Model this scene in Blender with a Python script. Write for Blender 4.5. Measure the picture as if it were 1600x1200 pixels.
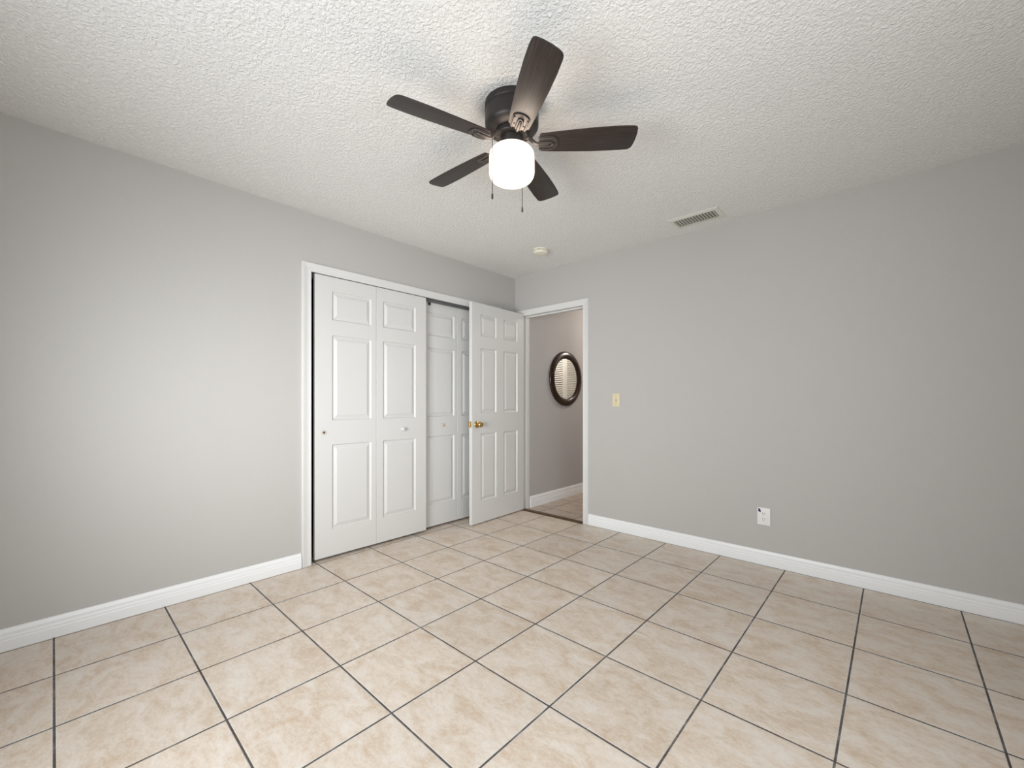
import bpy, bmesh, math, random
from mathutils import Vector, Matrix

# ------------------------------------------------------------------ clear
for o in list(bpy.data.objects):
    bpy.data.objects.remove(o)
SC = bpy.context.scene
COL = SC.collection
random.seed(7)
R = math.radians

# ------------------------------------------------------------------ camera
# origin = foot of the far room corner; left (closet) wall is x=0, right (doorway) wall is y=0
CAM = Vector((2.990, -3.326, 1.131))
YAW = 42.39
cd = bpy.data.cameras.new('camera')
cd.sensor_fit = 'HORIZONTAL'; cd.sensor_width = 36.0; cd.lens = 14.739
cd.shift_y = 0.01722; cd.clip_start = 0.02
cam = bpy.data.objects.new('camera', cd); COL.objects.link(cam)
cam.location = CAM; cam.rotation_euler = (R(90), 0, R(YAW))
SC.camera = cam

# ------------------------------------------------------------------ world, view
W = bpy.data.worlds.new('world'); SC.world = W; W.use_nodes = True
wb = W.node_tree.nodes['Background']
wb.inputs[0].default_value = (0.75, 0.87, 1.0, 1); wb.inputs[1].default_value = 0.6
vs = SC.view_settings
vs.view_transform = 'Standard'; vs.look = 'None'; vs.gamma = 1.0; vs.exposure = 0.06
vs.use_curve_mapping = False
SC.cycles.use_denoising = True
SC.cycles.max_bounces = 10; SC.cycles.diffuse_bounces = 6; SC.cycles.glossy_bounces = 4
SC.cycles.sample_clamp_indirect = 8.0
SC.cycles.caustics_reflective = False; SC.cycles.caustics_refractive = False

# room extents
RX, RY, RH = 3.80, -4.20, 2.44

# ------------------------------------------------------------------ daylight through the two windows
def area(name, loc, rot, sx, sy, power, col, spread=180):
    l = bpy.data.lights.new(name, 'AREA'); l.shape = 'RECTANGLE'; l.size = sx; l.size_y = sy
    l.energy = power; l.color = col; l.spread = R(spread)
    o = bpy.data.objects.new(name, l); COL.objects.link(o)
    o.location = loc; o.rotation_euler = rot
    return o
# side window (opposite the closet) : faces -x
area('side_window_daylight', (RX - 0.015, -2.80, 1.18), (0, R(90), R(-17)), 1.05, 1.3, 26.0, (0.93, 0.975, 1.0), 150)
# rear window (behind the camera) : faces +y ; soft sky light plus an added narrow beam to brighten the left wall
area('rear_window_daylight', (1.85, RY + 0.02, 1.12), (R(90), 0, 0), 1.25, 1.05, 36, (0.93, 0.975, 1.0), 142)
area('rear_window_fill_beam', (1.75, RY + 0.05, 1.08), (R(90), 0, R(31)), 1.1, 1.0, 9.5, (0.96, 0.98, 1.0), 70)

# ------------------------------------------------------------------ materials
def nodes(name):
    m = bpy.data.materials.new(name); m.use_nodes = True
    nt = m.node_tree
    return m, nt, nt.nodes['Principled BSDF']
def N(nt, t, **kw):
    n = nt.nodes.new(t)
    for k, v in kw.items():
        setattr(n, k, v)
    return n
def mth(nt, op, a, b=None, c=None):
    n = nt.nodes.new('ShaderNodeMath'); n.operation = op
    for i, v in enumerate((a, b, c)):
        if v is None: continue
        if isinstance(v, (int, float)): n.inputs[i].default_value = v
        else: nt.links.new(v, n.inputs[i])
    return n.outputs[0]
def mixc(nt, f, a, b):
    n = nt.nodes.new('ShaderNodeMix'); n.data_type = 'RGBA'
    for i, v in ((0, f), (6, a), (7, b)):
        if isinstance(v, (int, float)): n.inputs[i].default_value = v
        elif isinstance(v, tuple): n.inputs[i].default_value = (*v, 1)
        else: nt.links.new(v, n.inputs[i])
    return n.outputs[2]
def worldpos(nt):
    return nt.nodes.new('ShaderNodeNewGeometry').outputs['Position']
def noise(nt, vec, scale, detail=2.0, rough=0.5, out='Fac', dist=0.0):
    n = nt.nodes.new('ShaderNodeTexNoise'); n.inputs['Scale'].default_value = scale
    n.inputs['Detail'].default_value = detail; n.inputs['Roughness'].default_value = rough
    n.inputs['Distortion'].default_value = dist
    if vec is not None: nt.links.new(vec, n.inputs['Vector'])
    return n.outputs[out]
def ramp(nt, f, stops):
    n = nt.nodes.new('ShaderNodeValToRGB')
    e = n.color_ramp.elements
    while len(e) < len(stops): e.new(0.5)
    for k, (p, c) in enumerate(stops):
        e[k].position = p; e[k].color = (*c, 1) if len(c) == 3 else c
    nt.links.new(f, n.inputs[0])
    return n.outputs[0]
def bump(nt, bs, h, strength, dist):
    b = nt.nodes.new('ShaderNodeBump'); b.inputs['Strength'].default_value = strength
    b.inputs['Distance'].default_value = dist
    nt.links.new(h, b.inputs['Height']); nt.links.new(b.outputs[0], bs.inputs['Normal'])
    return b
def stretch(nt, vec, s):
    n = nt.nodes.new('ShaderNodeMapping'); n.inputs['Scale'].default_value = s
    nt.links.new(vec, n.inputs['Vector']); return n.outputs[0]
def simple(name, col, rough=0.5, metal=0.0, spec=0.5, grain=0.03, gscale=8.0, bumpd=0.0, bscale=120.0):
    m, nt, bs = nodes(name)
    p = worldpos(nt)
    f = noise(nt, p, gscale, 3)
    lo = tuple(max(0, c * (1 - grain)) for c in col); hi = tuple(min(1, c * (1 + grain)) for c in col)
    nt.links.new(mixc(nt, f, lo, hi), bs.inputs['Base Color'])
    bs.inputs['Roughness'].default_value = rough; bs.inputs['Metallic'].default_value = metal
    bs.inputs['Specular IOR Level'].default_value = spec
    if bumpd:
        bump(nt, bs, noise(nt, p, bscale, 2), 0.35, bumpd)
    return m

M = {}
M['wall'] = simple('greige_wall_paint', (0.470, 0.456, 0.438), 0.62, spec=0.3, grain=0.012, gscale=1.3, bumpd=0.0016, bscale=170)
M['hallwall'] = simple('hall_wall_paint', (0.46, 0.44, 0.43), 0.62, spec=0.3, grain=0.012, gscale=1.3, bumpd=0.0016, bscale=170)
M['white'] = simple('white_trim_dimmed', (0.67, 0.668, 0.655), 0.36, grain=0.012)  # trim white toned down: light balance put into the colour
M['base'] = simple('white_trim_brightened', (0.83, 0.835, 0.84), 0.36, grain=0.012)  # same trim white, lightened to stand in for light on the baseboards
M['door'] = simple('white_door_paint', (0.635, 0.63, 0.615), 0.33, grain=0.01, bumpd=0.0003, bscale=300)
M['closet'] = simple('closet_painted_shade', (0.05, 0.05, 0.05), 0.9, spec=0.1)  # near black: shade of the unlit closets put into the colour
M['vinyl'] = simple('white_vinyl', (0.85, 0.85, 0.85), 0.4)
M['brass'] = simple('polished_brass', (0.60, 0.41, 0.15), 0.16, metal=1.0)
M['bronze'] = simple('dark_bronze_metal', (0.028, 0.0245, 0.0235), 0.45, metal=0.30, grain=0.08)
M['iron'] = simple('brushed_bronze_bracket', (0.085, 0.074, 0.070), 0.38, metal=0.6, grain=0.08)
M['black'] = simple('black_plastic', (0.012, 0.012, 0.012), 0.4)
M['track'] = simple('grey_metal_track', (0.24, 0.24, 0.24), 0.45, metal=0.6)
M['plastic'] = simple('white_plastic', (0.76, 0.755, 0.74), 0.35, grain=0.01)
M['almond'] = simple('almond_plastic', (0.68, 0.60, 0.40), 0.4, grain=0.01)
M['almond_dark'] = simple('almond_shadow_slot', (0.26, 0.20, 0.11), 0.5, grain=0.01)
M['slot'] = simple('dark_slot', (0.03, 0.03, 0.03), 0.6)
M['cream'] = simple('cream_plastic', (0.74, 0.71, 0.60), 0.42, grain=0.01)
M['vent'] = simple('vent_white_metal', (0.68, 0.68, 0.62), 0.45, grain=0.02)
M['slat'] = simple('vent_fin_metal', (0.50, 0.485, 0.42), 0.5, grain=0.05)
M['tape'] = simple('blue_tape', (0.008, 0.010, 0.06), 0.6)
M['threshold'] = simple('dark_wood_threshold', (0.075, 0.042, 0.018), 0.42, grain=0.25, gscale=30)
M['louver'] = simple('cream_louver_paint', (0.88, 0.855, 0.80), 0.45, grain=0.01)
M['chrome'] = simple('strike_metal', (0.7, 0.68, 0.62), 0.3, metal=0.9)

# mirror frame
m, nt, bs = nodes('dark_mahogany_frame'); M['frame'] = m
f = noise(nt, stretch(nt, worldpos(nt), (4, 4, 1)), 14, 5, 0.6)
nt.links.new(ramp(nt, f, [(0.3, (0.010, 0.0045, 0.003)), (0.75, (0.050, 0.018, 0.008))]), bs.inputs['Base Color'])
bs.inputs['Roughness'].default_value = 0.26
m, nt, bs = nodes('mirror_silver'); M['mirror'] = m
f = noise(nt, worldpos(nt), 2.0)
nt.links.new(mixc(nt, f, (0.90, 0.90, 0.89), (0.92, 0.92, 0.91)), bs.inputs['Base Color'])
bs.inputs['Metallic'].default_value = 1.0; bs.inputs['Roughness'].default_value = 0.01

# fan blade: dark wood grain running along the blade (object space, blade along x)
m, nt, bs = nodes('dark_walnut_blade'); M['blade'] = m
tc = nt.nodes.new('ShaderNodeTexCoord')
f = noise(nt, stretch(nt, tc.outputs['Object'], (3.0, 75, 20)), 3.0, 5, 0.6)
nt.links.new(ramp(nt, f, [(0.28, (0.012, 0.008, 0.007)), (0.52, (0.024, 0.016, 0.0135)), (0.8, (0.060, 0.043, 0.037))]), bs.inputs['Base Color'])
bs.inputs['Roughness'].default_value = 0.40
bump(nt, bs, f, 0.15, 0.0006)

# lit opal glass
m, nt, bs = nodes('lit_opal_glass'); M['glass'] = m
lw = nt.nodes.new('ShaderNodeLayerWeight'); lw.inputs['Blend'].default_value = 0.35
f = noise(nt, worldpos(nt), 9.0, 2)
nt.links.new(mixc(nt, f, (0.95, 0.92, 0.88), (0.98, 0.95, 0.91)), bs.inputs['Base Color'])
nt.links.new(mixc(nt, lw.outputs['Facing'], (1.0, 0.86, 0.70), (1.0, 0.70, 0.52)), bs.inputs['Emission Color'])
mr_ = nt.nodes.new('ShaderNodeMapRange'); mr_.interpolation_type = 'SMOOTHSTEP'
mr_.inputs[1].default_value = 0.05; mr_.inputs[2].default_value = 0.75; mr_.inputs[3].default_value = 9.0; mr_.inputs[4].default_value = 0.95
nt.links.new(lw.outputs['Facing'], mr_.inputs[0]); nt.links.new(mr_.outputs[0], bs.inputs['Emission Strength'])
bs.inputs['Roughness'].default_value = 0.2
m, nt, bs = nodes('hall_lamp_glass'); M['hallglass'] = m
f = noise(nt, worldpos(nt), 9.0, 2)
nt.links.new(mixc(nt, f, (0.95, 0.92, 0.88), (0.98, 0.95, 0.91)), bs.inputs['Base Color'])
bs.inputs['Emission Color'].default_value = (1.0, 0.91, 0.82, 1)
bs.inputs['Emission Strength'].default_value = 92.0

# textured (knock-down / splatter) ceiling
m, nt, bs = nodes('splatter_ceiling'); M['ceiling'] = m
p = worldpos(nt)
a = noise(nt, p, 78, 3, 0.55, dist=0.6)
b_ = noise(nt, p, 160, 2, 0.5)
h = mth(nt, 'ADD', ramp(nt, a, [(0.40, (0, 0, 0)), (0.66, (1, 1, 1))]), mth(nt, 'MULTIPLY', b_, 0.35))
bump(nt, bs, h, 0.60, 0.0060)
nt.links.new(mixc(nt, noise(nt, p, 1.5), (0.78, 0.772, 0.757), (0.80, 0.792, 0.777)), bs.inputs['Base Color'])
bs.inputs['Roughness'].default_value = 0.75; bs.inputs['Specular IOR Level'].default_value = 0.25

# floor tiles
def tile_mat(name, ox, px, oy, py, light, mid, dark, gw=0.0036):
    m, nt, bs = nodes(name)
    p = worldpos(nt)
    s = nt.nodes.new('ShaderNodeSeparateXYZ'); nt.links.new(p, s.inputs[0])
    tx = mth(nt, 'DIVIDE', mth(nt, 'SUBTRACT', s.outputs[0], ox), px)
    ty = mth(nt, 'DIVIDE', mth(nt, 'SUBTRACT', s.outputs[1], oy), py)
    def edge(t, pitch):   # distance (m) to nearest grout line
        fr = mth(nt, 'FRACT', t)
        return mth(nt, 'MULTIPLY', mth(nt, 'MINIMUM', fr, mth(nt, 'SUBTRACT', 1.0, fr)), pitch)
    d = mth(nt, 'MINIMUM', edge(tx, px), edge(ty, py))
    d = mth(nt, 'ADD', d, mth(nt, 'MULTIPLY', mth(nt, 'SUBTRACT', noise(nt, p, 60, 2), 0.5), 0.0014))
    # tile id -> random
    idv = nt.nodes.new('ShaderNodeCombineXYZ')
    nt.links.new(mth(nt, 'FLOOR', tx), idv.inputs[0]); nt.links.new(mth(nt, 'FLOOR', ty), idv.inputs[1])
    wn = nt.nodes.new('ShaderNodeTexWhiteNoise'); wn.noise_dimensions = '3D'
    nt.links.new(idv.outputs[0], wn.inputs['Vector'])
    off = nt.nodes.new('ShaderNodeVectorMath'); off.operation = 'MULTIPLY_ADD'
    nt.links.new(wn.outputs['Color'], off.inputs[0]); off.inputs[1].default_value = (5, 5, 5); nt.links.new(p, off.inputs[2])
    v = stretch(nt, off.outputs[0], (1.0, 1.7, 1.0))
    n1 = noise(nt, v, 6.5, 6, 0.62, dist=0.8)
    n2 = noise(nt, v, 38, 5, 0.7, dist=0.4)
    n3 = noise(nt, stretch(nt, off.outputs[0], (1, 2.6, 1)), 120, 4, 0.7)
    f = mth(nt, 'ADD', mth(nt, 'MULTIPLY', n1, 0.46), mth(nt, 'ADD', mth(nt, 'MULTIPLY', n2, 0.30), mth(nt, 'MULTIPLY', n3, 0.24)))
    tcol = ramp(nt, f, [(0.40, dark), (0.49, mid), (0.595, light)])
    var = nt.nodes.new('ShaderNodeHueSaturation'); nt.links.new(tcol, var.inputs['Color'])
    nt.links.new(mth(nt, 'ADD', 0.965, mth(nt, 'MULTIPLY', wn.outputs['Value'], 0.07)), var.inputs['Value'])
    gcol = ramp(nt, noise(nt, p, 8.0, 4, 0.7), [(0.36, (0.046, 0.038, 0.034)), (0.55, (0.10, 0.088, 0.083)), (0.72, (0.27, 0.255, 0.24))])
    pale = ramp(nt, noise(nt, p, 3.1, 3, 0.6), [(0.42, (0, 0, 0)), (0.60, (1, 1, 1))])
    def step(lo, hi):
        r_ = nt.nodes.new('ShaderNodeMapRange'); r_.inputs[1].default_value = lo; r_.inputs[2].default_value = hi
        nt.links.new(d, r_.inputs[0]); return r_.outputs[0]
    # pale strip beside the joint: tile edge highlight put into the colour
    halo = mth(nt, 'MULTIPLY', mth(nt, 'SUBTRACT', 1.0, step(gw + 0.0015, gw + 0.0045)), mth(nt, 'MULTIPLY', pale, 0.8))
    c1 = mixc(nt, halo, var.outputs[0], (0.66, 0.63, 0.60))
    c2 = mixc(nt, step(gw - 0.0008, gw + 0.0006), gcol, c1)
    nt.links.new(c2, bs.inputs['Base Color'])
    rg = mth(nt, 'ADD', 0.78, mth(nt, 'MULTIPLY', step(gw, gw + 0.001), -0.40))
    nt.links.new(mth(nt, 'ADD', rg, mth(nt, 'MULTIPLY', mth(nt, 'SUBTRACT', n2, 0.5), 0.12)), bs.inputs['Roughness'])
    hh = mth(nt, 'ADD', step(gw - 0.001, gw + 0.0025), mth(nt, 'MULTIPLY', n2, 0.10))
    bump(nt, bs, hh, 0.5, 0.0022)
    return m
M['tile'] = tile_mat('beige_ceramic_tile', 0.4293, 0.40366, -0.4309, 0.41308,
                     (0.71, 0.645, 0.58), (0.64, 0.545, 0.455), (0.555, 0.425, 0.315))
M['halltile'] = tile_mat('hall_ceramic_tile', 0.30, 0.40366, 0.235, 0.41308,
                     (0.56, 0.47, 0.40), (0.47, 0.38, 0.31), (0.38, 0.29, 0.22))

# ------------------------------------------------------------------ mesh helpers
def box(bm, x0, x1, y0, y1, z0, z1):
    v = [bm.verts.new(c) for c in ((x0,y0,z0),(x1,y0,z0),(x1,y1,z0),(x0,y1,z0),(x0,y0,z1),(x1,y0,z1),(x1,y1,z1),(x0,y1,z1))]
    for f in ((3,2,1,0),(4,5,6,7),(0,1,5,4),(1,2,6,5),(2,3,7,6),(3,0,4,7)):
        bm.faces.new([v[i] for i in f])
    return v
def bbox(bm, x0, x1, y0, y1, z0, z1, bev=0.002, seg=2):
    b2 = bmesh.new(); box(b2, x0, x1, y0, y1, z0, z1)
    bmesh.ops.bevel(b2, geom=b2.edges[:], offset=bev, segments=seg, affect='EDGES', profile=0.6)
    merge(bm, b2)
def merge(bm, b2, mat=None):
    if mat is not None: b2.transform(mat)
    me = bpy.data.meshes.new('tmp'); b2.to_mesh(me); b2.free()
    bm.from_mesh(me); bpy.data.meshes.remove(me)
def lathe(bm, prof, seg=48, mat=None):
    """prof: (r, z) list; r=0 end points close the surface"""
    b2 = bmesh.new(); rings = []
    for r, z in prof:
        if r < 1e-6: rings.append([b2.verts.new((0, 0, z))])
        else: rings.append([b2.verts.new((r*math.cos(2*math.pi*k/seg), r*math.sin(2*math.pi*k/seg), z)) for k in range(seg)])
    for a, b in zip(rings, rings[1:]):
        for k in range(seg):
            k2 = (k+1) % seg
            if len(a) == 1 and len(b) == 1: continue
            if len(a) == 1: b2.faces.new((a[0], b[k2], b[k]))
            elif len(b) == 1: b2.faces.new((a[k], a[k2], b[0]))
            else: b2.faces.new((a[k], a[k2], b[k2], b[k]))
    bmesh.ops.recalc_face_normals(b2, faces=b2.faces[:])
    merge(bm, b2, mat)
def extrude_profile(bm, prof, p0, p1, up=Vector((0,0,1)), out=None, m0=0.0, m1=0.0):
    """prof: closed list (o, u) outward/up offsets, swept from p0 to p1; m0/m1 shear ends (mitre) by u*m"""
    p0 = Vector(p0); p1 = Vector(p1); d = (p1-p0).normalized()
    A = [bm.verts.new(p0 + out*o + up*u + d*(u*m0)) for o, u in prof]
    B = [bm.verts.new(p1 + out*o + up*u + d*(u*m1)) for o, u in prof]
    n = len(prof)
    fs = [bm.faces.new((A[i], A[(i+1)%n], B[(i+1)%n], B[i])) for i in range(n)]
    fs += [bm.faces.new(A[::-1]), bm.faces.new(B)]
    bmesh.ops.recalc_face_normals(bm, faces=fs)
def prism(bm, pts, z0, z1, mat=None, bev=0.0):
    b2 = bmesh.new()
    A = [b2.verts.new((x, y, z0)) for x, y in pts]; B = [b2.verts.new((x, y, z1)) for x, y in pts]
    n = len(pts)
    for i in range(n): b2.faces.new((A[i], A[(i+1)%n], B[(i+1)%n], B[i]))
    b2.faces.new(A[::-1]); b2.faces.new(B)
    bmesh.ops.recalc_face_normals(b2, faces=b2.faces[:])
    if bev:
        es = [e for e in b2.edges if abs(e.verts[0].co.z - e.verts[1].co.z) < 1e-6]
        bmesh.ops.bevel(b2, geom=es, offset=bev, segments=2, affect='EDGES', profile=0.6)
    merge(bm, b2, mat)
def tube(bm, pts, r, seg=8, scale=None):
    """round tube through pts; scale optional list of radius factors"""
    pts = [Vector(p) for p in pts]; rings = []
    fs = []
    for i, p in enumerate(pts):
        d = (pts[min(i+1, len(pts)-1)] - pts[max(i-1, 0)]).normalized()
        a = d.orthogonal().normalized(); b = d.cross(a)
        if rings:   # keep frame from twisting
            a = (prev - d*prev.dot(d)).normalized(); b = d.cross(a)
        prev = a
        rr = r*(scale[i] if scale else 1)
        rings.append([bm.verts.new(p + a*rr*math.cos(2*math.pi*k/seg) + b*rr*math.sin(2*math.pi*k/seg)) for k in range(seg)])
    for A, B in zip(rings, rings[1:]):
        for k in range(seg): fs.append(bm.faces.new((A[k], A[(k+1)%seg], B[(k+1)%seg], B[k])))
    fs.append(bm.faces.new(rings[0][::-1])); fs.append(bm.faces.new(rings[-1]))
    bmesh.ops.recalc_face_normals(bm, faces=fs)
def link(name, bm, mat, parent=None, smooth=None, loc=None):
    me = bpy.data.meshes.new(name); bm.to_mesh(me); bm.free()
    if smooth is not None:
        for p in me.polygons: p.use_smooth = True
        try: me.set_sharp_from_angle(angle=R(smooth))
        except Exception: pass
    me.materials.append(mat)
    o = bpy.data.objects.new(name, me); COL.objects.link(o)
    if parent is not None: o.parent = parent
    if loc is not None: o.location = loc
    return o
def tag(o, label=None, cat=None, group=None, kind=None):
    for k, v in (('label', label), ('category', cat), ('group', group), ('kind', kind)):
        if v: o[k] = v
    return o
def empty(name, loc, rot=(0,0,0), **kw):
    o = bpy.data.objects.new(name, None); COL.objects.link(o)
    o.location = loc; o.rotation_euler = rot; o.empty_display_size = 0.1
    return tag(o, **kw)
def wall(name, boxes, mat, label, cat='wall'):
    bm = bmesh.new()
    for b in boxes: box(bm, *b)
    return tag(link(name, bm, mat), label, cat, kind='structure')

# ------------------------------------------------------------------ room shell
T = 0.115                                     # partition thickness
CY0, CY1, CH = -2.120, -0.290, 2.040          # closet opening along y, head height
DX0, DX1, DH = 0.100, 0.866, 2.035            # doorway opening along x
wall('floor', [(-0.75, RX, RY, 0.02, -0.10, 0.0)], M['tile'], 'beige ceramic tile floor with dark grout lines', 'floor')
wall('ceiling', [(-0.75, RX+0.1, RY-0.1, 0.11, RH, RH+0.1)], M['ceiling'], 'white splatter textured ceiling above the bedroom', 'ceiling')
wall('wall_left', [(-T, 0, RY, CY0, 0, RH), (-T, 0, CY1, T, 0, RH), (-T, 0, CY0, CY1, CH, RH)], M['wall'],
     'grey painted wall on the left holding the sliding closet doors')
wall('wall_right', [(0, DX0, 0, T, 0, RH), (DX1, RX+0.1, 0, T, 0, RH), (DX0, DX1, 0, T, DH, RH)], M['wall'],
     'grey painted wall on the right holding the doorway, switch and outlet')
# unseen walls: side (x=RX) and rear (y=RY), each with a window opening
SW = (-3.55, -2.15, 0.58, 1.78)             # side window y0 y1 z0 z1
wall('wall_side', [(RX, RX+T, RY-T, SW[0], 0, RH), (RX, RX+T, SW[1], T, 0, RH), (RX, RX+T, SW[0], SW[1], 0, SW[2]), (RX, RX+T, SW[0], SW[1], SW[3], RH)],
     M['wall'], 'grey painted side wall with a window facing the closet wall')
RW = (1.05, 2.45, 0.48, 1.68)
wall('wall_rear', [(-T, RW[0], RY-T, RY, 0, RH), (RW[1], RX, RY-T, RY, 0, RH), (RW[0], RW[1], RY-T, RY, 0, RW[2]), (RW[0], RW[1], RY-T, RY, RW[3], RH)],
     M['wall'], 'grey painted rear wall with a window behind the viewer')
def window(name, axis, a0, a1, z0, z1, base, label):
    bm = bmesh.new()
    def b(u0, u1, w0, w1, zz0, zz1):
        if axis == 'y': box(bm, base+w0, base+w1, u0, u1, zz0, zz1)
        else: box(bm, u0, u1, base-w1, base-w0, zz0, zz1)
    t = 0.045
    b(a0, a0+t, 0.03, 0.09, z0, z1); b(a1-t, a1, 0.03, 0.09, z0, z1)
    b(a0+t, a1-t, 0.03, 0.09, z0, z0+t); b(a0+t, a1-t, 0.03, 0.09, z1-t, z1)
    zm = (z0+z1)/2
    b(a0+t, a1-t, 0.035, 0.085, zm-0.02, zm+0.02)
    o = tag(link(name, bm, M['vinyl']), label, 'window', kind='structure')
    return o
window('window_1', 'y', SW[0], SW[1], SW[2], SW[3], RX, 'white framed window in the side wall')
window('window_2', 'x', RW[0], RW[1], RW[2], RW[3], RY, 'white framed window in the rear wall')

# closet interior shell
wall('wall_closet', [(-0.75, -0.72, -2.45, 0.02, 0, RH), (-0.72, -T, -2.45, -2.42, 0, RH), (-0.72, -T, -0.01, 0.02, 0, RH)],
     M['closet'], 'dark inside of the closet behind the sliding doors')

# hallway beyond the doorway
HX0, HX1, HY1 = 0.110, 1.18, 4.2
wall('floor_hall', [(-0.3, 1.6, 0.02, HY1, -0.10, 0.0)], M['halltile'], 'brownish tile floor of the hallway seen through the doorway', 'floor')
wall('ceiling_hall', [(-0.3, 1.6, 0.11, HY1, RH, RH+0.1)], M['ceiling'], 'textured ceiling of the hallway beyond the doorway', 'ceiling')
wall('wall_hall_left', [(HX0-T, HX0, T, HY1, 0, RH)], M['hallwall'], 'grey hallway wall with the round mirror on it')
wall('wall_hall_right', [(HX1, HX1+T, T, 1.41, 0, RH), (HX1, HX1+T, 3.03, HY1, 0, RH), (HX1, HX1+T, 1.41, 3.03, 2.03, RH)], M['hallwall'], 'hallway wall facing the round mirror')
wall('wall_hall_closet', [(1.55, 1.60, 1.30, 3.15, 0, RH), (HX1+T, 1.55, 1.30, 1.35, 0, RH), (HX1+T, 1.55, 3.10, 3.15, 0, RH)], M['closet'], 'dark closet behind the louvered doors in the hallway')  # near-black recess put in to darken the gaps between the slats
wall('wall_hall_end', [(HX0, HX1, HY1-0.1, HY1, 0, RH)], M['hallwall'], 'end wall of the hallway')

# ------------------------------------------------------------------ baseboards
BB = [(0,0),(0.014,0),(0.014,0.046),(0.0115,0.050),(0.0125,0.060),(0.0095,0.066),(0.0105,0.080),(0.007,0.086),(0.005,0.097),(0.0,0.099)]
def baseboard(name, runs, label, sc=1.0):
    bm = bmesh.new()
    for p0, p1, out in runs:
        extrude_profile(bm, [(o, u*sc) for o, u in BB], p0, p1, out=Vector(out))
    return tag(link(name, bm, M['base'], smooth=25), label, 'baseboard', kind='structure')
baseboard('baseboard_left', [((0, RY, 0), (0, CY0-0.065, 0), (1,0,0))], 'white moulded baseboard along the left wall')
baseboard('baseboard_right', [((DX1+0.045, 0, 0), (RX, 0, 0), (0,-1,0))], 'white moulded baseboard along the right wall under the outlet')
baseboard('baseboard_corner', [((0, CY1+0.066, 0), (0, -0.0, 0), (1,0,0))], 'short white baseboard behind the open door')
baseboard('baseboard_hall', [((HX0, T, 0), (HX0, HY1-0.1, 0), (1,0,0))], 'white baseboard under the mirror in the hallway', 1.2)

# ------------------------------------------------------------------ casings and jambs
CAS = [(o, u*0.955) for o, u in [(0,0),(0.011,0.0),(0.013,0.006),(0.011,0.012),(0.012,0.040),(0.0165,0.052),(0.0165,0.060),(0.0,0.063)]]   # out of wall, away from opening
def casing(name, axis, a0, a1, h, out, label, reveal=0.004, right=True):
    bm = bmesh.new(); out = Vector(out)
    def P(a, z): return (0, a, z) if axis == 'y' else (a, 0, z)
    ua = Vector((0,1,0)) if axis == 'y' else Vector((1,0,0))
    a0 -= reveal*0; a1 += reveal*0
    extrude_profile(bm, CAS, P(a0, 0), P(a0, h), up=-ua, out=out, m0=0, m1=1)
    extrude_profile(bm, CAS, P(a1, 0), P(a1, h), up=ua, out=out, m0=0, m1=1)
    extrude_profile(bm, CAS, P(a0, h), P(a1, h), up=Vector((0,0,1)), out=out, m0=-1, m1=1)
    return tag(link(name, bm, M['white'], smooth=25), label, 'door trim', kind='structure')
casing('trim_1', 'y', CY0, CY1, CH-0.008, (1,0,0), 'white casing around the closet opening')
casing('trim_2', 'x', DX0+0.0, DX1-0.012, DH-0.010, (0,-1,0), 'white casing around the doorway to the hall')
# closet jamb liner
bm = bmesh.new()
box(bm, -T, 0.0, CY0-0.0, CY0+0.004, 0, CH); box(bm, -T, 0.0, CY1-0.004, CY1, 0, CH)
tag(link('trim_3', bm, M['white']), 'white jamb boards inside the closet opening', 'door trim', kind='structure')
# sliding door head track
bm = bmesh.new()
box(bm, -0.100, 0.0, CY0+0.004, CY1-0.004, CH-0.006, CH)
box(bm, -0.050, -0.046, CY0+0.004, CY1-0.004, CH-0.030, CH-0.006)
box(bm, -0.100, -0.096, CY0+0.004, CY1-0.004, CH-0.030, CH-0.006)
tag(link('trim_4', bm, M['track']), 'grey metal track above the sliding closet doors', 'track', kind='structure')
# doorway jamb + stop
bm = bmesh.new()
box(bm, DX0-0.0, DX0+0.008, 0, T, 0, DH); box(bm, DX1-0.012, DX1, 0, T, 0, DH); box(bm, DX0, DX1, 0, T, DH-0.010, DH)
box(bm, DX0+0.008, DX0+0.020, 0.045, 0.085, 0, DH-0.01); box(bm, DX1-0.024, DX1-0.012, 0.045, 0.085, 0, DH-0.01)
box(bm, DX0+0.02, DX1-0.024, 0.045, 0.085, DH-0.022, DH-0.01)
tag(link('trim_5', bm, M['white']), 'white jamb and stop lining the doorway', 'door trim', kind='structure')
# strike plate on right jamb
bm = bmesh.new(); bbox(bm, DX1-0.0150, DX1-0.0119, 0.006, 0.034, 0.89, 0.95, 0.001)
tag(link('strike_plate', bm, M['chrome']), 'small metal strike plate on the right jamb of the doorway', 'strike plate')
# threshold
bm = bmesh.new()
extrude_profile(bm, [(0,0),(0.050,0),(0.050,0.008),(0.044,0.013),(0.006,0.013),(0,0.008)], (DX0+0.008, 0.018, 0), (DX1-0.012, 0.018, 0), out=Vector((0,-1,0)))
tag(link('trim_6', bm, M['threshold']), 'dark brown threshold strip across the doorway floor', 'threshold', kind='structure')

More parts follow.
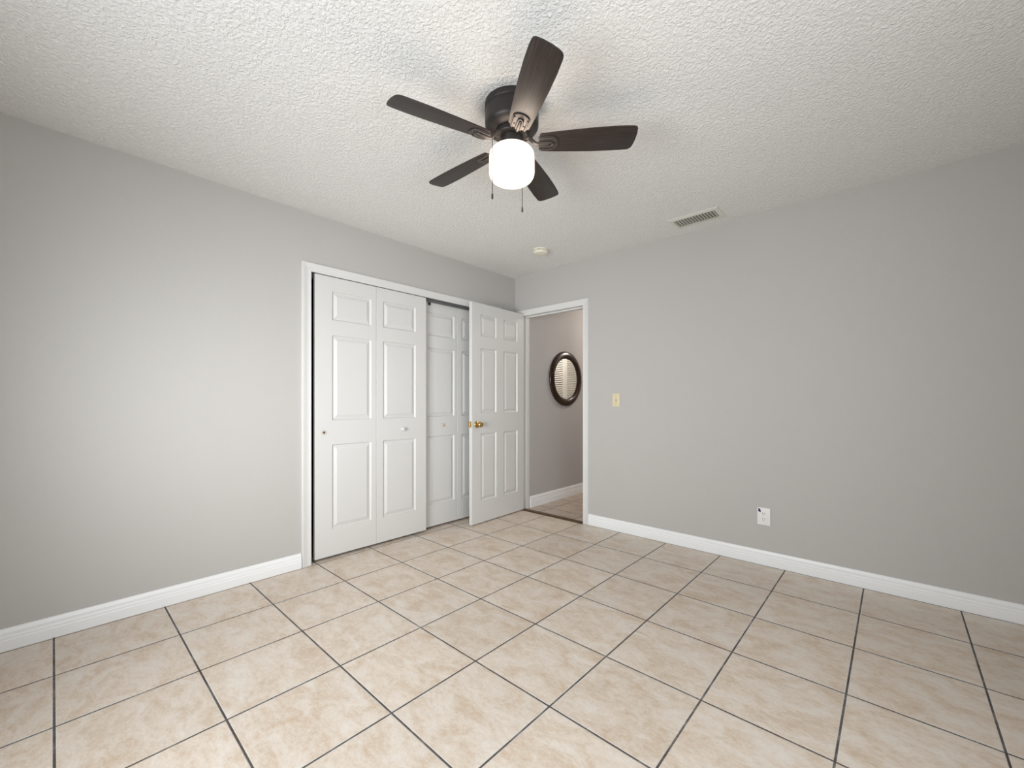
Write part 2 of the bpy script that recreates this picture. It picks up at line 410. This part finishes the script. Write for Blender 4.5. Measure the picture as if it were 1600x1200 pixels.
# ------------------------------------------------------------------ moulded doors
def panel_face(bm, u0, u1, z0, z1, P):
    """moulded raised panel filling a rectangle; P(u,z,d) -> point, d = depth below the face"""
    steps = [(0, 0), (0.004, 0.008), (0.009, 0.0115), (0.013, 0.0115), (0.038, 0.002), (0.042, 0.002)]
    prev = None
    for ins, dep in steps:
        ring = [bm.verts.new(P(u, z, dep)) for u, z in ((u0+ins, z0+ins), (u1-ins, z0+ins), (u1-ins, z1-ins), (u0+ins, z1-ins))]
        if prev:
            for k in range(4): bm.faces.new((prev[k], prev[(k+1)%4], ring[(k+1)%4], ring[k]))
        prev = ring
    bm.faces.new(prev)
def door_leaf(w, z0, z1, cols, rows, t, back=True, edge=0.0025):
    """leaf in local space: u along +x (0..w), face at y=0 looking to -y, thickness towards +y"""
    bm = bmesh.new()
    us = [edge] + [c for p in cols for c in p] + [w-edge]; zs = [z0+edge] + [c for p in rows for c in p] + [z1-edge]
    for side in ((0, 1) if back else (0,)):
        P = (lambda u, z, d: (u, d, z)) if side == 0 else (lambda u, z, d: (u, t-d, z))
        for i in range(len(us)-1):
            for j in range(len(zs)-1):
                if i % 2 == 1 and j % 2 == 1: panel_face(bm, us[i], us[i+1], zs[j], zs[j+1], P)
                else: bm.faces.new([bm.verts.new(P(u, z, 0)) for u, z in ((us[i], zs[j]), (us[i+1], zs[j]), (us[i+1], zs[j+1]), (us[i], zs[j+1]))])
    # rounded edges and rim
    O = lambda e, y: [(e, y, z0+e), (w-e, y, z0+e), (w-e, y, z1-e), (e, y, z1-e)]
    rings = [O(edge, 0), O(edge*0.3, edge*0.3), O(0, edge), O(0, t-edge), O(edge*0.3, t-edge*0.3), O(edge, t)]
    V = [[bm.verts.new(c) for c in r] for r in rings]
    for A, B in zip(V, V[1:]):
        for k in range(4): bm.faces.new((A[k], A[(k+1)%4], B[(k+1)%4], B[k]))
    if not back: bm.faces.new(V[-1])
    bmesh.ops.remove_doubles(bm, verts=bm.verts[:], dist=1e-5)
    bmesh.ops.recalc_face_normals(bm, faces=bm.faces[:])
    return bm
def cup_pull(parent, loc, rot):
    bm = bmesh.new()
    lathe(bm, [(0,0.003),(0.006,0.003),(0.0085,0.0005),(0.011,-0.003),(0.0135,-0.0035),(0.0150,-0.002),(0.0150,0.002)], 28)
    o = link('finger_pull', bm, M['brass'], parent, smooth=40, loc=loc); o.rotation_euler = rot
    o['label'] = 'round brass finger pull'
    return o
ROWS = [(0.212, 0.822), (0.997, 1.610), (1.719, 1.927)]
def closet_door(name, y0, x, w, z0, z1, label):
    root = empty(name, (x, y0, 0), (0, 0, R(90)), label=label, cat='door', kind='structure')
    # local x runs along +y of the room; local -y looks to +x of the room
    hw = w/2
    for k in (0, 1):
        cols = [(0.120, 0.428)] if k == 0 else [(0.055, 0.363)]
        lf = link('leaf', door_leaf(hw-0.0012, z0, z1, cols, ROWS, 0.032), M['door'], root)
        lf.location = (k*(hw+0.0012) if k else 0, 0, 0)
    return root
d1 = closet_door('door_1', -2.089, -0.004, 0.942, 0.020, 2.030, 'white panelled closet sliding door at front with white knob')
cup_pull(d1, (0.063, -0.0005, 0.911), (R(90), 0, 0))
bm = bmesh.new()
lathe(bm, [(0,0),(0.010,0),(0.008,0.006),(0.0075,0.010),(0.013,0.015),(0.0165,0.021),(0.0155,0.027),(0.010,0.031),(0,0.032)], 32)
k_ = link('knob', bm, M['door'], d1, smooth=40, loc=(0.700, 0, 0.906)); k_.rotation_euler = (R(90), 0, 0)
k_['label'] = 'small round white knob'
d2 = closet_door('door_2', -1.215, -0.058, 0.920, 0.018, 2.020, 'white panelled closet sliding door behind, partly hidden by the open door')
cup_pull(d2, (0.300, -0.0005, 0.918), (R(90), 0, 0))
# roller bracket peeking at the top corner of the rear door
bm = bmesh.new(); bbox(bm, 0.125, 0.150, -0.008, -0.001, 1.985, 2.015, 0.002)
h_ = link('roller_hanger', bm, M['slot'], d2); h_['label'] = 'small dark roller hanger'

# entry door, opened against the closet wall
DA = math.atan2(-0.772+0.011, 0.165-0.136)    # direction of the leaf in plan
root3 = empty('door_3', (0.136, -0.013, 0), (0, 0, DA), label='white six panel bedroom door standing open with brass knob', cat='door', kind='structure')
# local +x from hinge to free edge; local +y is to the left of that = room +x ... face looks to +y
DW, DZ0, DZ1, DT = 0.757, 0.010, 2.040, 0.035
cols = [(0.109, 0.321), (0.428, 0.641)]
rows = [(0.211, 0.837), (1.025, 1.627), (1.740, 1.940)]
lf = link('leaf', door_leaf(DW, DZ0, DZ1, cols, rows, DT), M['door'], root3)
lf.location = (0, -DT, 0)
def brass_knob(parent, x, y, z, sgn):
    bm = bmesh.new()
    lathe(bm, [(0,0),(0.031,0),(0.032,0.003),(0.029,0.007),(0.018,0.010),(0.0125,0.013),(0.0115,0.026),(0.014,0.032),(0.021,0.036),
               (0.0258,0.043),(0.027,0.050),(0.0255,0.057),(0.020,0.062),(0.010,0.0645),(0,0.065)], 40)
    o = link('door_knob', bm, M['brass'], parent, smooth=40, loc=(x, y, z)); o.rotation_euler = (R(-90*sgn), 0, 0)
    o['label'] = 'polished brass knob'
    b2 = bmesh.new(); lathe(b2, [(0,0.0),(0.006,0.0),(0.005,0.003),(0,0.0032)], 16)
    c = link('lock_button', b2, M['brass'], o, smooth=40, loc=(0, 0, 0.0645))
brass_knob(root3, 0.694, 0.0, 0.922, 1)
brass_knob(root3, 0.694, -DT, 0.922, -1)
bm = bmesh.new(); bbox(bm, DW-0.001, DW+0.0012, -0.029, -0.006, 0.893, 0.951, 0.001)
bbox(bm, DW, DW+0.009, -0.023, -0.012, 0.913, 0.931, 0.002)
o = link('latch', bm, M['brass'], root3); o['label'] = 'brass latch'
for z in (0.20, 1.02, 1.84):
    bm = bmesh.new(); lathe(bm, [(0,-0.046),(0.004,-0.045),(0.0055,-0.042),(0.0055,0.042),(0.004,0.045),(0,0.046)], 16)
    box(bm, 0.002, 0.03, -0.0012, 0.0012, -0.042, 0.042)
    h = link('hinge', bm, M['brass'], root3, loc=(-0.001, -DT-0.004, z))
    h['label'] = 'brass hinge'

# louvered bifold doors opposite the mirror in the hall
def louver_leaf(parent, y0, w, name='leaf'):
    bm = bmesh.new(); t = 0.028; st = 0.045; z0, z1 = 0.015, 2.02
    box(bm, -t, 0, y0, y0+st, z0, z1); box(bm, -t, 0, y0+w-st, y0+w, z0, z1)
    for a, b in ((z0, z0+0.12), (0.96, 1.03), (z1-0.09, z1)): box(bm, -t, 0, y0+st, y0+w-st, a, b)
    def slats(a, b):
        n = int((b-a)/0.029)
        for k in range(n):
            z = a + (k+0.5)*(b-a)/n
            m4 = Matrix.Translation((-t/2, 0, z)) @ Matrix.Rotation(R(-52), 4, 'Y')
            b2 = bmesh.new(); box(b2, -0.0140, 0.0140, y0+st, y0+w-st, -0.003, 0.003); merge(bm, b2, m4)
    slats(z0+0.12, 0.96); slats(1.03, z1-0.09)
    return link(name, bm, M['louver'], parent)
d4 = empty('door_4', (HX1, 1.41, 0), (0,0,0), label='cream louvered bifold doors reflected in the round mirror', cat='door', kind='structure')
for k in range(4): louver_leaf(d4, k*0.405, 0.402)

# ------------------------------------------------------------------ ceiling fan
FX, FY = 1.742, -1.960
fan = empty('ceiling_fan', (FX, FY, RH), label='dark bronze five blade ceiling fan with lit white glass lamp', cat='ceiling fan')
def zz(z): return z - RH
bm = bmesh.new()
lathe(bm, [(0,0),(0.116,0),(0.119,-0.002),(0.119,-0.026),(0.1175,-0.0285),(0.1155,-0.0295),(0.1155,-0.032),(0,-0.032)], 72)
link('ceiling_plate', bm, M['bronze'], fan, smooth=35)
bm = bmesh.new()
lathe(bm, [(0,-0.0321),(0.117,-0.0321),(0.118,-0.034),(0.118,-0.090),(0.117,-0.098),(0.112,-0.106),(0.100,-0.114),(0.086,-0.119),(0.080,-0.121),(0.076,-0.1215),(0.0,-0.1215)], 72)
link('motor_housing', bm, M['bronze'], fan, smooth=35)
bm = bmesh.new()
lathe(bm, [(0,-0.1216),(0.070,-0.1216),(0.072,-0.124),(0.072,-0.142),(0.070,-0.1445),(0,-0.1445)], 64)
link('flywheel', bm, M['bronze'], fan, smooth=35)
bm = bmesh.new()
lathe(bm, [(0,-0.1446),(0.047,-0.1446),(0.049,-0.147),(0.049,-0.176),(0.052,-0.180),(0.060,-0.183),(0.060,-0.190),(0.0,-0.190)], 64)
for k in range(3):
    a = 2*math.pi*k/3+0.5
    lathe(bm, [(0,0),(0.005,0),(0.005,0.010),(0,0.011)], 12, Matrix.Translation((0.059*math.cos(a), 0.059*math.sin(a), -0.187)) @ Matrix.Rotation(a, 4, 'Z') @ Matrix.Rotation(R(90), 4, 'Y'))
link('switch_cup', bm, M['bronze'], fan, smooth=35)
bm = bmesh.new()
lathe(bm, [(0.052,-0.1905),(0.060,-0.192),(0.076,-0.197),(0.089,-0.205),(0.097,-0.215),(0.100,-0.227),(0.1005,-0.262),(0.1005,-0.300),(0.098,-0.313),(0.091,-0.325),(0.080,-0.333),(0.062,-0.338),(0.035,-0.3405),(0,-0.341)], 72)
o = link('glass_shade', bm, M['glass'], fan, smooth=60); o['label'] = 'lit white opal glass drum shade'
# blades
def blade_bm():
    bm = bmesh.new()
    prof = [(0.124,0.040),(0.130,0.045),(0.20,0.051),(0.28,0.056),(0.36,0.0600),(0.44,0.0615),(0.50,0.060),(0.522,0.0575)]
    lo = [(r, -h) for r, h in prof]; up = [(r, h) for r, h in prof]
    tip = [(0.532,-0.054),(0.536,-0.046),(0.537,-0.020),(0.534,0.010),(0.528,0.036),(0.522,0.050)]
    up = up[:-1] + [(0.512, 0.0578)]
    pts = lo + tip + up[::-1]
    prism(bm, pts, -0.003, 0.003, bev=0.0012)
    return bm
def iron_bm():
    bm = bmesh.new()
    # holder plate under the blade
    pts = [(0.118,-0.034),(0.150,-0.037),(0.186,-0.036)]
    for k in range(9):
        a = R(-80 + 160*k/8); pts.append((0.176+0.026*math.cos(a), 0.036*math.sin(a)))
    pts += [(0.186,0.036),(0.150,0.037),(0.118,0.034)]
    prism(bm, pts, -0.0075, -0.0031, bev=0.0010)
    # raised rim rails and rounded centre rib
    for s in (-1, 1):
        tube(bm, [(0.122, s*0.028, -0.0085), (0.150, s*0.030, -0.010), (0.180, s*0.029, -0.0085)], 0.004, 8)
    tube(bm, [(0.120, -0.010, -0.010), (0.155, -0.0105, -0.012), (0.174, -0.009, -0.011), (0.182, 0, -0.011), (0.174, 0.009, -0.011), (0.155, 0.0105, -0.012), (0.120, 0.010, -0.010)], 0.0042, 8)
    # screws
    for x, y in ((0.140, 0.020), (0.140, -0.020), (0.190, 0)):
        lathe(bm, [(0,-0.0105),(0.003,-0.0100),(0.0042,-0.0080),(0.0042,-0.0070)], 12, Matrix.Translation((x, y, 0)))
    # curved arm up to the flywheel
    tube(bm, [(0.062, 0, 0.030), (0.078, 0, 0.026), (0.092, 0, 0.008), (0.104, 0, -0.004), (0.120, 0, -0.009), (0.150, 0, -0.009), (0.166, 0, -0.008)], 0.0085, 10, [1.15, 1.1, 1, 0.95, 0.9, 0.8, 0.5])
    return bm
PITCH = R(-13)
bmesh_blade = None
for k in range(5):
    rz = R(-106.7 + 72*k)
    if k == 0:
        bl = link('blade', blade_bm(), M['blade'], fan, smooth=30)
        ir = link('blade_bracket', iron_bm(), M['iron'], bl, smooth=35)
        ir['label'] = 'bronze bracket holding the blade'
        b0, i0 = bl, ir
    else:
        bl = b0.copy(); COL.objects.link(bl); bl.parent = fan
        ir = i0.copy(); COL.objects.link(ir); ir.parent = bl
    bl.location = (0, 0, zz(2.268))
    bl.rotation_euler = (PITCH, 0, rz)
# pull chains
sy, cy = math.sin(R(YAW)), math.cos(R(YAW))
fw0 = (FX-CAM.x)*-sy + (FY-CAM.y)*cy; lt0 = (FX-CAM.x)*cy + (FY-CAM.y)*sy
def fan_local(lat, fw):
    df, dl = fw-fw0, lat-lt0
    return (-df*sy + dl*cy, df*cy + dl*sy)
for lat, fw, zt in ((-0.083, 1.775, 1.988), (0.048, 1.955, 2.014)):
    x, y = fan_local(lat, fw)
    r = math.hypot(x, y)
    ux, uy = x/r, y/r
    bm = bmesh.new()
    tube(bm, [(0.050*ux, 0.050*uy, -0.170), (0.085*ux, 0.085*uy, -0.172), (0.100*ux, 0.100*uy, -0.176), (x, y, -0.186)], 0.0016, 8)
    z = -0.186
    tube(bm, [(x, y, z), (x, y, zz(zt)+0.026)], 0.0015, 6)
    while z > zz(zt)+0.028:
        lathe(bm, [(0, 0.0022),(0.0022, 0),(0, -0.0022)], 6, Matrix.Translation((x, y, z))); z -= 0.0032
    c = link('pull_chain', bm, M['bronze'], fan)
    b2 = bmesh.new(); lathe(b2, [(0,0.026),(0.002,0.025),(0.004,0.021),(0.0044,0.004),(0.003,0.0005),(0,0)], 14)
    f_ = link('fob', b2, M['black'], c, smooth=40, loc=(x, y, zz(zt))); f_['label'] = 'black pull fob'

# ------------------------------------------------------------------ smoke detector
sd = empty('smoke_detector', (0.735, -0.490, RH), label='round cream smoke detector on the ceiling near the doorway', cat='smoke detector')
bm = bmesh.new(); lathe(bm, [(0,0),(0.066,0),(0.067,-0.002),(0.067,-0.010),(0.063,-0.012),(0,-0.012)], 56)
link('base', bm, M['cream'], sd, smooth=30)
bm = bmesh.new(); lathe(bm, [(0,-0.012),(0.057,-0.012),(0.057,-0.0165),(0,-0.0165)], 56)
o = link('smoke_slot', bm, M['slot'], sd, smooth=30)
bm = bmesh.new(); lathe(bm, [(0,-0.0165),(0.062,-0.0165),(0.064,-0.019),(0.061,-0.028),(0.052,-0.036),(0.030,-0.040),(0.012,-0.041),(0,-0.041)], 56)
for k in range(8):
    a = 2*math.pi*k/8
    b2 = bmesh.new(); box(b2, 0.054, 0.064, -0.004, 0.004, -0.018, -0.011); merge(bm, b2, Matrix.Rotation(a, 4, 'Z'))
link('cover', bm, M['cream'], sd, smooth=30)

# ------------------------------------------------------------------ ceiling air vent
vx0, vx1, vy0, vy1 = 1.774, 2.114, -0.326, -0.124
ix0, ix1, iy0, iy1 = 1.803, 2.083, -0.290, -0.168
av = empty('air_vent', ((vx0+vx1)/2, (vy0+vy1)/2, RH), label='white metal air vent with fins in the ceiling by the right wall', cat='air vent')
ox, oy = (vx0+vx1)/2, (vy0+vy1)/2
bm = bmesh.new()
ro = [(vx0,vy0),(vx1,vy0),(vx1,vy1),(vx0,vy1)]; ri = [(ix0,iy0),(ix1,iy0),(ix1,iy1),(ix0,iy1)]
def mid(t): return [((1-t)*a[0]+t*b[0], (1-t)*a[1]+t*b[1]) for a, b in zip(ro, ri)]
layers = [(ro, 0), (ro, -0.0025), (mid(0.30), -0.006), (mid(0.93), -0.0075), (ri, -0.007), (ri, 0)]
V = [[bm.verts.new((x-ox, y-oy, z)) for x, y in r] for r, z in layers]
for A, B in zip(V, V[1:]):
    for k in range(4): bm.faces.new((A[k], A[(k+1)%4], B[(k+1)%4], B[k]))
bmesh.ops.recalc_face_normals(bm, faces=bm.faces[:])
link('frame', bm, M['vent'], av)
bm = bmesh.new(); box(bm, ix0-ox, ix1-ox, iy0-oy, iy1-oy, -0.0018, -0.0004)
link('duct_shade_sheet', bm, M['slot'], av)  # dark sheet below the ceiling, painted as the shade inside the duct
nf = 14
for k in range(nf):
    x = ix0 - ox + (k+0.5)*(ix1-ix0)/nf
    bm = bmesh.new()
    b2 = bmesh.new(); box(b2, -0.0009, 0.0009, iy0-oy, iy1-oy, -0.0058, 0.0058)
    merge(bm, b2, Matrix.Translation((x, 0, -0.0072)) @ Matrix.Rotation(R(42), 4, 'Y'))
    link('fin', bm, M['slat'], av)

# ------------------------------------------------------------------ light switch
sw = empty('light_switch', (1.190, 0, 1.145), label='almond toggle light switch on the right wall beside the doorway', cat='light switch')
bm = bmesh.new(); bbox(bm, -0.035, 0.035, -0.006, 0, -0.057, 0.057, 0.003, 3); link('cover_plate', bm, M['almond'], sw, smooth=35)
bm = bmesh.new(); box(bm, -0.005, 0.005, -0.0066, -0.005, -0.0125, 0.0125); link('toggle_slot', bm, M['almond_dark'], sw)
bm = bmesh.new()
b2 = bmesh.new(); bbox(b2, -0.0042, 0.0042, -0.015, 0.0, -0.0055, 0.0055, 0.0015); merge(bm, b2, Matrix.Translation((0, -0.004, 0.002)) @ Matrix.Rotation(R(-22), 4, 'X'))
link('toggle', bm, M['almond'], sw, smooth=35)
for z in (-0.030, 0.030):
    bm = bmesh.new(); lathe(bm, [(0,0.0012),(0.003,0.001),(0.0042,0),(0.0042,-0.002)], 16)
    s_ = link('screw', bm, M['almond_dark'], sw, smooth=35, loc=(0, -0.006, z)); s_.rotation_euler = (R(90), 0, 0)

# ------------------------------------------------------------------ wall outlet
ou = empty('wall_outlet', (2.320, 0, 0.335), label='white duplex wall outlet on the right wall above the baseboard', cat='outlet')
bm = bmesh.new(); bbox(bm, -0.040, 0.040, -0.0065, 0, -0.060, 0.060, 0.003, 3); link('cover_plate', bm, M['plastic'], ou, smooth=35)
for zc in (0.0195, -0.0195):
    bm = bmesh.new()
    pts = []
    for k in range(24):
        a = 2*math.pi*k/24
        pts.append((0.0172*math.cos(a), max(-0.0135, min(0.0135, 0.0172*math.sin(a)))))
    prism(bm, pts, 0, 0.0088, Matrix.Translation((0, 0, zc)) @ Matrix.Rotation(R(90), 4, 'X'), bev=0.0008)
    rc = link('receptacle', bm, M['plastic'], ou)
    bm = bmesh.new()
    box(bm, -0.0075, -0.0050, -0.0093, -0.0080, zc+0.000, zc+0.0085); box(bm, 0.0050, 0.0072, -0.0093, -0.0080, zc+0.001, zc+0.0080)
    lathe(bm, [(0,0.0013),(0.0030,0.0013),(0.0030,0)], 14, Matrix.Translation((0, -0.0080, zc-0.0065)) @ Matrix.Rotation(R(90), 4, 'X'))
    link('slot', bm, M['slot'], rc)
bm = bmesh.new(); lathe(bm, [(0,0.0012),(0.0022,0.001),(0.003,0)], 14)
s_ = link('screw', bm, M['chrome'], ou, smooth=35, loc=(0, -0.0064, 0)); s_.rotation_euler = (R(90), 0, 0)
bm = bmesh.new()
prism(bm, [(-0.034,0.052),(-0.026,0.053),(-0.019,0.044),(-0.017,0.028),(-0.025,0.029),(-0.034,0.034),(-0.032,0.044)], 0, 0.0009, Matrix.Translation((0, -0.0066, 0)) @ Matrix.Rotation(R(90), 4, 'X'))
o = link('tape_scrap', bm, M['tape'], loc=(2.320, 0, 0.335))
tag(o, 'tiny scrap of dark blue tape on the top left corner of the outlet', 'tape')

# ------------------------------------------------------------------ round mirror in the hall
mr = empty('wall_mirror', (HX0, 0.765, 1.400), label='round wall mirror in dark wood frame in the hallway', cat='mirror')
bm = bmesh.new()
lathe(bm, [(0.236,0.000),(0.318,0.000),(0.322,0.006),(0.322,0.014),(0.316,0.022),(0.304,0.027),(0.290,0.034),(0.274,0.038),(0.262,0.036),(0.254,0.030),(0.250,0.028),(0.244,0.022),(0.240,0.014),(0.236,0.010),(0.236,0.000)], 96,
      Matrix.Rotation(R(90), 4, 'Y'))
link('frame', bm, M['frame'], mr, smooth=40)
bm = bmesh.new()
lathe(bm, [(0,0.002),(0.238,0.002),(0.238,0.010),(0,0.010)], 96, Matrix.Rotation(R(90), 4, 'Y'))
link('mirror_glass', bm, M['mirror'], mr)

# ------------------------------------------------------------------ hall ceiling lamp (lights the hall)
hl = empty('hall_ceiling_lamp', (0.80, 1.85, RH), label='round glass ceiling lamp in the hallway beyond the doorway', cat='ceiling lamp')
bm = bmesh.new(); lathe(bm, [(0,0),(0.14,0),(0.145,-0.006),(0.14,-0.02),(0,-0.02)], 40); link('base', bm, M['bronze'], hl, smooth=35)
bm = bmesh.new(); lathe(bm, [(0,-0.02),(0.13,-0.02),(0.128,-0.04),(0.105,-0.07),(0.06,-0.09),(0,-0.097)], 40); link('glass_bowl', bm, M['hallglass'], hl, smooth=60)
